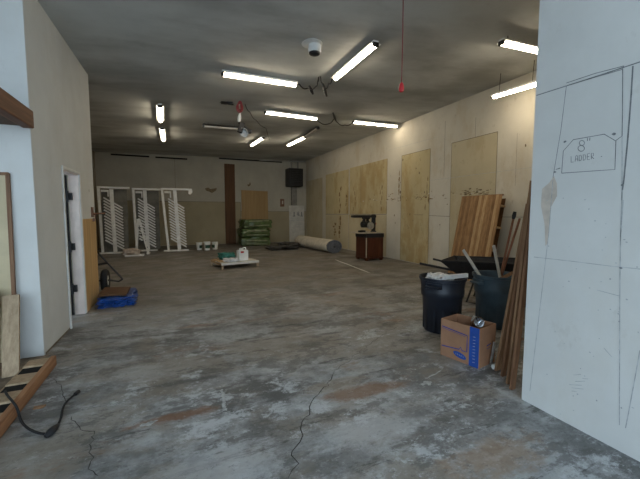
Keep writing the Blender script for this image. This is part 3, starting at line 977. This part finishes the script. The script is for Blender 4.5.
tag(MB().lump((-1.35, 13.78, .052), (.5, .26, .2), 31, .35, 8, .6).build('cloth_bundle', M['bag_tan'], smooth=True, origin=(-1.35, 13.78, .052)), 'pale brown cloth bundle lying on the white board', 'bundle')

# paint pails by the back wall
def pail(x, y, s, lab, rot=None):
    t = thing('paint_pail', lab, 'pail', (x, y, 0), rot or 0, 'white paint pails')
    MB().lathe([(.15 * s, .004), (.175 * s, .40 * s), (.185 * s, .405 * s), (.185 * s, .43 * s)], 24).build('bucket', M['pail'], t, smooth=True)
    MB().lathe([(.19 * s, .43 * s), (.195 * s, .44 * s), (.19 * s, .47 * s), (.165 * s, .475 * s)], 24).build('lid', M['pail'], t, smooth=True)
    b = MB()
    m = 7
    for k in range(m):
        a0, a1 = -1.0 + 2.0 * k / m, -1.0 + 2.0 * (k + 1) / m
        q = [(math.sin(a), -math.cos(a)) for a in (a0, a1)]
        r0, r1 = .1645 * s, .176 * s
        b.prism([(q[0][0] * r0, q[0][1] * r0, .12 * s), (q[1][0] * r0, q[1][1] * r0, .12 * s), (q[1][0] * r1, q[1][1] * r1, .30 * s), (q[0][0] * r1, q[0][1] * r1, .30 * s)], (0, .003, 0))
    b.build('label', M['label_green'], t)
    MB().tube([(.185 * s * math.cos(a), -.06 * s - .1 * s * math.sin(a), .40 * s - .12 * s * math.sin(a)) for a in [PI * k / 10 for k in range(11)]], .006, 5).build('bail_handle', M['steel'], t)
    return t
pail(1.02, 15.02, .66, 'leftmost white paint pail on the floor by the rightmost rack', R(55))
pail(1.31, 14.80, .74, 'middle white paint pail with a dark green label', R(15))
pail(1.64, 14.95, .68, 'rightmost white paint pail, nearest the brown plank', R(-70))

# low pallet with bag, cloth, jug
pl = thing('low_pallet', 'low white-topped wooden pallet in the middle of the floor', 'pallet', (1.63, 9.98, 0), R(12))
WX, WY = .54, .46
for s in (-1, 1):
    for u in (-1, 1):
        MB().span((s * WX - .05 if s > 0 else -WX, u * WY - .05 if u > 0 else -WY, 0), (s * WX if s > 0 else -WX + .05, u * WY if u > 0 else -WY + .05, .11)).build('leg', M['pine_worn'], pl)
for k in range(5):
    y = -WY + .09 + k * (2 * WY - .18) / 4
    MB().span((-WX, y - .085, .151), (WX, y + .085, .172)).build('deck_board', M['paper'] if k < 3 else M['pine'], pl)
for s in (-1, 0, 1):
    MB().span((s * (WX - .03) - .03, -WY, .11), (s * (WX - .03) + .03, WY, .15)).build('stringer', M['pine'], pl)
MB().span((-WX - .005, -WY - .02, .11), (WX, -WY - .002, .168)).build('front_rail', M['paper'], pl)
for k in range(2):
    MB().bar((-WX + .03 + .1 * k, -.3, .175), (-WX + .05 + .1 * k, .3, .20), .06, .02).build('loose_slat', M['pine'], pl)
TOPP = .172
def on_pal(x, y):
    v = Matrix.Rotation(R(12), 3, 'Z') @ Vector((x, y, 0))
    return (1.62 + v.x, 9.98 + v.y, TOPP + .002)
jg = thing('plastic_jug', 'white plastic jug with a red mark standing on the low pallet', 'jug', on_pal(.16, -.22), R(12))
MB().lump((0, 0, 0), (.27, .22, .30), 2, .0, 8, .12).build('jug_body', M['pail'], jg, smooth=True)
MB().lathe([(.04, .30), (.04, .345), (.03, .35)], 14, (-.05, 0, 0)).build('cap', M['pail'], jg, smooth=True)
MB().tube([(.0, 0, .30), (.03, 0, .36), (.10, 0, .36), (.11, 0, .28)], .018, 8).build('handle', M['pail'], jg, smooth=True)
MB().span((-.09, -.1115, .22), (.0, -.108, .27)).build('printed_label', M['red_print'], jg)
tag(MB().lump((0, 0, 0), (.42, .36, .19), 41, .35, 12, .5, 2.4).build('green_cloth', M['green_cloth'], smooth=True), 'crumpled dark green cloth on the low pallet', 'cloth').location = on_pal(-.17, .13)
tag(MB().lump((0, 0, 0), (.36, .2, .09), 43, .4, 10, .5, 2.4).build('plastic_bag', M['bag_white'], smooth=True), 'flat white plastic bag at the front edge of the low pallet', 'bag').location = on_pal(-.21, -.27)

# hand truck behind the stub wall
ht = thing('hand_truck', 'black two-wheeled hand truck with a white wheel hub behind the stub wall', 'hand truck', (-1.47, 7.62, 0))
for x in (.26, -.26):
    w = MB().lathe([(.10, -.05), (.19, -.055), (.215, -.03), (.22, 0), (.215, .03), (.19, .055), (.10, .05)], 28, (x, 0, .22), Matrix.Rotation(PI / 2, 3, 'Y'), capb=False, capt=False).build('wheel', M['rubber'], ht, smooth=True)
    MB().lathe([(.10, -.045), (.105, 0), (.10, .045)], 24, (x, 0, .22), Matrix.Rotation(PI / 2, 3, 'Y')).build('hub', M['white_paint'], w, smooth=True)
MB().tube([(-.34, 0, .22), (.34, 0, .22)], .015, 8).build('axle', M['black'], ht)
MB().tube([(.55, .02, .22), (.3, .05, .55), (0, .1, .95), (-.12, .12, 1.05), (-.3, .12, 1.0)], .016, 8).tube([(.55, .02, .22), (.48, .02, .18), (.34, .0, .22)], .016, 8).tube([(.3, .05, .55), (.1, .05, .52), (-.2, .05, .5)], .02, 8).build('frame', M['black'], ht, smooth=True)

# blue tarp and brown board on it
tag(MB().lump((-.88, 6.68, 0), (.50, .80, .15), 51, .2, 18, .35, 2.0).lump((-.74, 6.52, 0), (.28, .5, .12), 55, .3, 12, .4, 3.0).build('blue_tarp', M['tarp'], smooth=True, origin=(-.88, 6.55, 0)), 'folded blue tarp on the floor below the golden plywood panel', 'tarp')
tag(MB().box((-.92, 6.65, .185), (.40, .62, .025), Matrix.Rotation(R(3), 3, 'Y')).build('brown_board', M['plank_brown'], origin=(-.92, 6.52, .17)), 'brown board lying on the folded blue tarp', 'board')

# ================================================================== saw cabinet
sc_ = thing('tool_cabinet', 'dark red-brown wooden tool cabinet standing by the right wall', 'cabinet', (5.96, 9.67, 0))
MB().span((-.32, -.33, .10), (.32, .33, .74)).build('cabinet_body', M['mahogany'], sc_, bevel=.006)
MB().span((-.335, -.345, .74), (.335, .345, .87)).build('top_frame', M['black'], sc_, bevel=.006)
MB().span((-.33, -.34, .06), (.33, .34, .10)).build('plinth', M['mahogany'], sc_)
MB().span((-.335, -.343, .10), (-.305, -.3305, .74)).build('corner_strip', M['tabletop'], sc_)
MB().span((-.28, -.345, .13), (.29, -.331, .70)).build('door', M['mahogany'], sc_, bevel=.004)
MB().span((-.334, -.29, .13), (-.321, .29, .70)).build('side_door', M['mahogany'], sc_, bevel=.004)
for x in (-.27, .27):
    for y in (-.28, .28):
        MB().span((x - .04, y - .04, 0), (x + .04, y + .04, .06)).build('foot', M['mahogany'], sc_)
rs = thing('radial_arm_saw', 'black radial arm saw with a pale table on the red-brown cabinet', 'saw', (5.96, 9.67, .872))
MB().span((-.55, -.30, 0), (.26, .34, .035)).build('saw_table', M['tabletop'], rs, bevel=.004)
MB().lathe([(.10, .035), (.10, .06), (.07, .07), (.07, .60)], 18, (.16, .02, 0)).build('column', M['black'], rs, smooth=True)
MB().span((-.62, -.06, .50), (.22, .09, .585)).prism([(-.62, -.06, .5), (-.66, -.06, .525), (-.66, -.06, .57), (-.62, -.06, .585)], (0, .15, 0)).build('arm', M['black'], rs, bevel=.012)
MB().lathe([(.05, -.32), (.10, -.29), (.108, -.02), (.07, .03)], 20, (0, .01, .28), Matrix.Rotation(PI / 2, 3, 'Y')).build('motor', M['heater'], rs, smooth=True)
MB().span((-.22, -.06, .33), (-.19, .08, .50)).span((-.09, -.06, .33), (-.06, .08, .50)).span((-.24, -.08, .46), (-.02, .1, .505)).build('yoke', M['black'], rs, bevel=.006)
MB().lathe([(.12, -.014), (.12, .014)], 28, (-.06, -.16, .24), Matrix.Rotation(PI / 2, 3, 'X')).build('blade_guard', M['steel'], rs, smooth=True)
MB().tube([(-.22, -.06, .30), (-.31, -.1, .33), (-.32, -.1, .42)], .018, 8).build('handle', M['black'], rs, smooth=True)
MB().lathe([(.03, 0), (.035, .02), (.015, .05)], 14, (.215, .02, .30), Matrix.Rotation(PI / 2, 3, 'Y')).build('knob', M['red_print'], rs, smooth=True)
tag(MB().lump((0, 0, 0), (.22, .12, .06), 61, .2, 6, .3).build('tool_pouch', M['black'], smooth=True), 'small black tool lying on the front of the saw table', 'tool').location = (5.60, 9.55, .909)

# ================================================================== slatted wooden panel unit leaning on the right wall
su = thing('slatted_pallet', 'orange-brown wooden slatted pallet with battens leaning against the right wall', 'pallet', (6.05, 5.72, 0))
LEAN = math.atan2(.40, 1.93)
ry = Matrix.Rotation(LEAN, 3, 'Y')
HH = 1.92 / math.cos(LEAN)
def sp_(x, y, z):
    return ry @ Vector((x, y, z))
rnd = random.Random(3)
n = 15
tones = ['slat_a', 'slat_b', 'slat_c', 'slat_a', 'slat_a', 'slat_b', 'slat_a', 'slat_b', 'slat_c', 'slat_a', 'slat_a', 'slat_c', 'slat_a', 'slat_c', 'slat_a']
for k in range(n):
    y = -.55 + 1.10 * (k + .5) / n
    w = 1.10 / n
    MB().box(sp_(.012, y, HH / 2), (.02 + rnd.uniform(0, .004), w - .006, HH - .01), ry).build('slat', M[tones[k]], su)
for k, z in enumerate((.25, .75, 1.25, 1.72)):
    MB().box(sp_(.09, 0, z), (.135, 1.11, .035), ry).build('batten', M['pine'], su)
MB().box(sp_(.165, .01, HH / 2 - .02), (.012, 1.06, HH - .08), ry).build('rear_sheet', M['plank_brown'], su)
MB().box(sp_(.03, 0, HH - .01), (.05, 1.11, .025), ry).build('top_edge', M['lumber'], su)

# ================================================================== wheelbarrow
wh = thing('wheelbarrow', 'black wheelbarrow parked behind the two trash cans', 'wheelbarrow', (4.84, 4.15, 0), math.atan2(-.87, .5))
b = MB()
def ringp(L0, L1, Wd, z):
    return [(-L0, -Wd, z), (L1, -Wd * .92, z), (L1, Wd * .92, z), (-L0, Wd, z)]
outer_t, outer_b = ringp(.62, .66, .40, .72), ringp(.30, .36, .24, .42)
outer_t = [(x, y, z + (.03 if x > 0 else -.02)) for x, y, z in outer_t]
vt = [b.bm.verts.new(p) for p in outer_t]
vb = [b.bm.verts.new(p) for p in outer_b]
b.bm.faces.new(vb)
for k in range(4):
    b.bm.faces.new((vt[k], vt[(k + 1) % 4], vb[(k + 1) % 4], vb[k]))
o = b.build('tray', M['black'], wh)
md = o.modifiers.new('sheet', 'SOLIDIFY'); md.thickness = .012; md.offset = 1
MB().tube([Vector(p) for p in outer_t] + [Vector(outer_t[0])], .014, 8).build('rim', M['black'], wh, smooth=True)
for s in (-1, 1):
    MB().tube([(.62, s * .10, .24), (.1, s * .2, .40), (-.42, s * .29, .54), (-1.0, s * .36, .62)], .02, 8).build('handle', M['black'], wh, smooth=True)
    MB().tube([(-.1, s * .24, .44), (-.22, s * .26, .02), (-.05, s * .26, .02), (.05, s * .2, .40)], .016, 8).build('leg', M['black'], wh, smooth=True)
    MB().tube([(-.40, s * .27, .53), (-.52, s * .30, .60), (-.57, s * .33, .70)], .02, 8).build('brace', M['black'], wh, smooth=True)
MB().lathe([(.06, -.05), (.15, -.055), (.19, -.03), (.195, 0), (.19, .03), (.15, .055), (.06, .05)], 26, (.64, 0, .2), Matrix.Rotation(PI / 2, 3, 'X')).build('wheel', M['rubber'], wh, smooth=True)

# ================================================================== trash cans
def trash_can(name, label, loc, m, rz):
    t = thing(name, label, 'trash can', loc, rz, 'plastic trash cans')
    prof = [(.215, 0.003), (.225, .02), (.245, .44), (.262, .46), (.268, .54), (.262, .55), (.278, .66), (.292, .665), (.295, .70), (.283, .70), (.270, .68), (.255, .50), (.235, .42), (.215, .06), (.01, .05)]
    MB().lathe(prof, 40, capb=True, capt=True).build('can_body', m, t, smooth=True)
    b = MB()
    for k in range(14):
        a = 2 * PI * k / 14
        b.box((.232 * math.cos(a), .232 * math.sin(a), .23), (.012, .02, .40), Matrix.Rotation(a, 3, 'Z'))
    b.build('rib', m, t)
    for s in (-1, 1):
        MB().tube([(s * .275, -.09, .60), (s * .325, -.08, .60), (s * .325, .08, .60), (s * .275, .09, .60)], .017, 8).span((s * .26, -.1, .58), (s * .285, .1, .64)).build('handle', m, t, smooth=True)
    return t
trash_can('trash_can', 'black plastic trash can filled with white bags, left of the cardboard box', (3.18, 3.37, 0), M['can_black'], R(25))
tag(MB().lump((-.05, -.02, 0), (.27, .28, .16), 71, .35, 12, .6, 2.6).build('plastic_bag', M['bag_white'], smooth=True), 'crumpled white plastic bag filling the black trash can', 'bag').location = (3.17, 3.38, .565)
tag(MB().lump((0, 0, 0), (.16, .18, .13), 75, .35, 12, .6, 2.6).build('plastic_bag', M['rag'], smooth=True), 'dark crumpled bag beside the white bag in the black trash can', 'bag').location = (3.305, 3.38, .575)
tag(MB().bar((3.04, 3.19, .725), (3.42, 3.20, .722), .05, .035, (0, 0, 1)).build('white_batten', M['white_paint'], origin=(3.23, 3.2, .72)), 'white batten lying across the rim of the black trash can', 'batten')
trash_can('trash_can', 'dark grey-blue plastic trash can holding sticks, behind the cardboard box', (3.96, 3.22, 0), M['can_grey'], R(-10))
tag(MB().bar((4.08, 3.12, .1), (3.55, 3.40, 1.02), .035, .02).build('stick', M['paper'], origin=(4.08, 3.12, .1)), 'pale stick leaning out of the left side of the grey-blue trash can', 'stick', 'sticks in the grey-blue can')
tag(MB().bar((4.13, 3.18, .2), (3.92, 3.24, 1.08), .035, .02).build('stick', M['paper'], origin=(4.13, 3.18, .2)), 'pale stick standing upright in the middle of the grey-blue trash can', 'stick', 'sticks in the grey-blue can')
tag(MB().bar((3.80, 3.05, .66), (4.12, 3.10, .72), .04, .02).build('stick', M['lumber'], origin=(3.8, 3.05, .66)), 'short brown stick lying inside the rim of the grey-blue trash can', 'stick')
for k, (p0, p1, lab) in enumerate((((4.00, 3.30, .10), (4.16, 3.14, 1.5), 'copper-coloured rod with a black tip standing in the grey-blue trash can'), ((4.03, 3.36, .10), (4.24, 3.12, 1.44), 'plain copper-coloured rod standing beside the black-tipped one'))):
    t = thing('copper_rod', lab, 'rod', p0, 0, 'rods in the grey-blue can')
    d = Vector(p1) - Vector(p0)
    MB().tube([(0, 0, 0), d], .014, 8).build('pipe', M['copper'], t, smooth=True)
    if k == 0:
        MB().tube([d * .95, d * .98, d * 1.02], [.018, .026, .02], 8).build('tip', M['black'], t, smooth=True)

# ================================================================== cardboard box
cx = thing('cardboard_box', 'open brown cardboard box with blue printing in front of the trash cans', 'box', (2.785, 2.575, 0), R(-77.9))
BW, BD, BH, T = .43, .295, .395, .008
b = MB()
b.span((-BW / 2, -BD / 2, 0), (BW / 2, BD / 2, T))
b.span((-BW / 2, -BD / 2, T), (BW / 2, -BD / 2 + T, BH)).span((-BW / 2, BD / 2 - T, T), (BW / 2, BD / 2, BH))
b.span((-BW / 2, -BD / 2 + T, T), (-BW / 2 + T, BD / 2 - T, BH)).span((BW / 2 - T, -BD / 2 + T, T), (BW / 2, BD / 2 - T, BH))
yf = -BD / 2
NF = (0, -1, 0)
def fp(u, v):
    return Vector((-BW / 2 + BW * u, yf, BH * v))
b.prism([fp(.755, .0), fp(.985, .0), fp(.985, 1), fp(.755, 1)], (0, -.001, 0), 1)
b.stroke([fp(.03, .80), fp(.70, .74), fp(.70, .32), fp(.58, .31), (fp(.54, .39)), fp(.50, .32), fp(.03, .27)], .011, NF, 2)
b.stroke([fp(.03, .755), fp(.66, .70)], .004, NF, 2)
oc = fp(.52, .17)
b.prism([oc + Vector((.072 * math.cos(a), 0, .03 * math.sin(a) - .012 * math.cos(a))) for a in [2 * PI * k / 22 for k in range(22)]], (0, -.0012, 0), 1)
for k in range(5):
    q = oc + Vector((-.042 + .02 * k, -.0012, -.002 * k + .006))
    b.stroke([q + Vector((0, 0, -.008)), q + Vector((0, 0, .008)), q + Vector((.01, 0, -.006))], .003, NF, 3)
for k in range(9):
    q = fp(.87, .12 + .08 * k) + Vector((0, -.001, 0))
    b.stroke([q + Vector((-.012, 0, 0)), q + Vector((.012, 0, .002))], .004, NF, 3)
xs = BW / 2
NS = (1, 0, 0)
b.stroke([(xs, -.02, .20), (xs, .06, .21)], .012, NS, 2); b.stroke([(xs, -.02, .17), (xs, .05, .175)], .006, NS, 2)
b.build('box_body', [M['cardboard'], M['print_blue'], M['print_line'], M['pencil_faint']], cx)
# what lies in the box
cn = thing('metal_lamp', 'shiny metal clamp lamp poking out of the cardboard box', 'lamp', (2.84, 2.56, .30))
rot = Vector((-.35, -.75, .5)).to_track_quat('Z', 'Y').to_matrix()
MB().lathe([(.02, -.10), (.045, -.07), (.052, 0), (.055, .06), (.05, .06), (.045, 0), (.02, -.05)], 20, (.02, -.03, .07), rot).build('shade', M['shiny'], cn, smooth=True)
MB().box((.05, .01, .09), (.10, .035, .07), Matrix.Rotation(.5, 3, 'Y')).build('socket', M['steel'], cn, bevel=.01)
MB().tube([(.06, -.04, .06), (.10, -.05, .085), (.12, 0, .06), (.09, .04, .02)], .008, 6).build('cord', M['bag_white'], cn, smooth=True)
tag(MB().lump((2.76, 2.66, .012), (.13, .13, .2), 81, .3, 8, .4).build('dark_cloth', M['rag'], smooth=True, origin=(2.76, 2.66, .012)), 'dark cloth at the bottom of the cardboard box', 'cloth')
tag(MB().lump((2.87, 2.48, .012), (.14, .13, .24), 83, .25, 8, .35).build('dark_cloth', M['can_grey'], smooth=True, origin=(2.87, 2.48, .012)), 'dark blue cloth stuffed under the shiny lamp in the cardboard box', 'cloth')

# leaning boards beside the partition
BR = [((2.975, 2.36), (2.83, 1.99, 1.40), .04, 'lumber', 'farthest of the boards leaning by the partition, nearest the cardboard box'),
      ((2.83, 2.245), (2.725, 1.925, 1.58), .062, 'lumber', 'widest brown board leaning beside the partition, next to the box'),
      ((2.775, 2.14), (2.69, 1.885, 1.68), .05, 'lumber_red', 'red-brown board in the middle of the boards leaning by the partition'),
      ((2.70, 2.02), (2.655, 1.85, 1.76), .06, 'lumber', 'brown board leaning second from the partition edge'),
      ((2.635, 1.94), (2.625, 1.818, 1.58), .05, 'lumber_red', 'dark board leaning closest to the partition edge')]
for (p0, p1, w, mm, lab) in BR:
    t = tag(MB().bar((0, 0, 0), (p1[0] - p0[0], p1[1] - p0[1], p1[2]), w, .022).build('leaning_board', M[mm]), lab, 'board', 'boards leaning by the partition')
    t.location = (p0[0], p0[1], .004)
tag(MB().box((0, 0, .13), (.025, .02, .24), Matrix.Rotation(R(8), 3, 'X')).build('metal_strip', M['steel'], bevel=.004), 'short pale metal strip standing between the box and the leaning boards', 'strip').location = (2.86, 2.33, .0)
tag(MB().lathe([(.022, 0), (.026, .05), (.02, .055)], 14, rot=Matrix.Rotation(PI / 2, 3, 'Y')).build('plastic_stopper', M['pail'], smooth=True), 'small white plastic stopper lying by the right end of the cardboard box', 'stopper').location = (2.80, 2.27, .027)

# ================================================================== left foreground
lp = thing('framed_panel', 'beige board panel with a brown edge leaning on the white wall at the left', 'panel', (-2.0, 4.30, .0))
rl = Matrix.Rotation(R(-2.0), 3, 'X')
MB().box(rl @ Vector((0, 0, .95)), (1.02, .018, 1.86), rl).build('board', M['beige_board'], lp)
b = MB()
for s in (-1, 1):
    b.box(rl @ Vector((s * .525, -.004, .95)), (.03, .03, 1.90), rl)
b.box(rl @ Vector((0, -.004, 1.893)), (1.06, .03, .03), rl)
b.build('edge_strip', M['lumber_red'], lp)
for (p0, p1, w, mm, lab) in (((-1.40, 3.92), (-1.455, 4.20, .70), .125, 'pine_worn', 'short pale pine plank leaning upright before the beige panel'),
                             ((-1.55, 3.95), (-1.60, 4.20, .76), .12, 'lumber_red', 'short brown plank leaning left of the pale pine plank')):
    t = tag(MB().bar((0, 0, 0), (p1[0] - p0[0], p1[1] - p0[1], p1[2]), w, .025).build('leaning_plank', M[mm]), lab, 'plank', 'planks at the left wall end')
    t.location = (p0[0], p0[1], .008)
# lumber frame along the edge of the concrete
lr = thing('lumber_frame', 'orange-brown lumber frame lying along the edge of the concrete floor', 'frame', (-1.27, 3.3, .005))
MB().span((.137, -1.9, 0), (.18, .76, .10)).build('rail', M['rail'], lr, bevel=.006)
MB().span((-.06, -1.9, 0), (-.03, .75, .055)).build('rail', M['pine_worn'], lr, bevel=.005)
for y, l in ((.67, .17), (.32, .19), (-.01, .18), (-.36, .19), (-.7, .15), (-1.05, .15), (-1.4, .15)):
    MB().span((-.03, y - l / 2, .07), (.137, y + l / 2, .088)).build('cross_block', M['pine_worn'], lr, bevel=.004)
MB().span((-.03, -1.9, .0), (.137, .75, .07)).build('gap_shade_fill', M['blackmatte'], lr)  # black slab painting in the shade of the frame gaps
rnd = random.Random(17)
for k, (x, y, rz, l, mm, lab) in enumerate(((-1.55, 3.50, .5, .42, 'pine_worn', 'pale offcut lying on the dirt by the leaning planks'), (-1.66, 3.05, -.3, .5, 'rail', 'orange offcut lying on the dirt beside the lumber frame'))):
    t = tag(MB().box((0, 0, .02), (l, .09, .03)).build('wood_offcut', M[mm], bevel=.003), lab, 'offcut', 'wood offcuts on the dirt')
    t.location = (x, y, .006)
    t.rotation_euler = (0, 0, rz)
# black cable with a connector
ec = thing('extension_cable', 'black cable with a thick connector lying across the lumber frame onto the floor', 'cable', (-.8, 2.8, 0))
o = Vector((-.8, 2.8, 0))
path = [(-1.245, 3.37, .105), (-1.19, 3.25, .118), (-1.12, 3.13, .122), (-1.065, 3.05, .10), (-1.03, 2.98, .035), (-.97, 2.90, .012), (-.88, 2.80, .012), (-.79, 2.74, .014)]
path2 = [(-.78, 2.83, .014), (-.785, 2.95, .012), (-.81, 3.08, .012), (-.815, 3.18, .012), (-.79, 3.27, .012), (-.765, 3.32, .012)]
def sm(P):
    P = [Vector(p) for p in P]
    for _ in range(2):
        Q = [P[0]]
        for a, b_ in zip(P, P[1:]):
            Q += [a.lerp(b_, .25), a.lerp(b_, .75)]
        P = Q + [P[-1]]
    return P
MB().tube([p - o for p in sm(path)], .0085, 8).tube([p - o for p in sm(path2)], .008, 8).build('cord', M['rubber'], ec, smooth=True)
MB().tube([Vector(p) - o for p in ((-.815, 2.725, .02), (-.80, 2.75, .024), (-.785, 2.79, .026), (-.78, 2.85, .016))], [.014, .026, .024, .012], 10).build('connector', M['black'], ec, smooth=True)
MB().tube([Vector(p) - o for p in ((-.775, 3.30, .014), (-.76, 3.34, .016))], .016, 8).build('plug', M['black'], ec, smooth=True)
tag(MB().lump((0, 0, 0), (.07, .04, .012), 91, .3, 5).build('wood_chip', M['lumber'], smooth=True), 'small brown wood chip on the concrete beside the lumber frame', 'chip').location = (-.985, 3.2, .001)
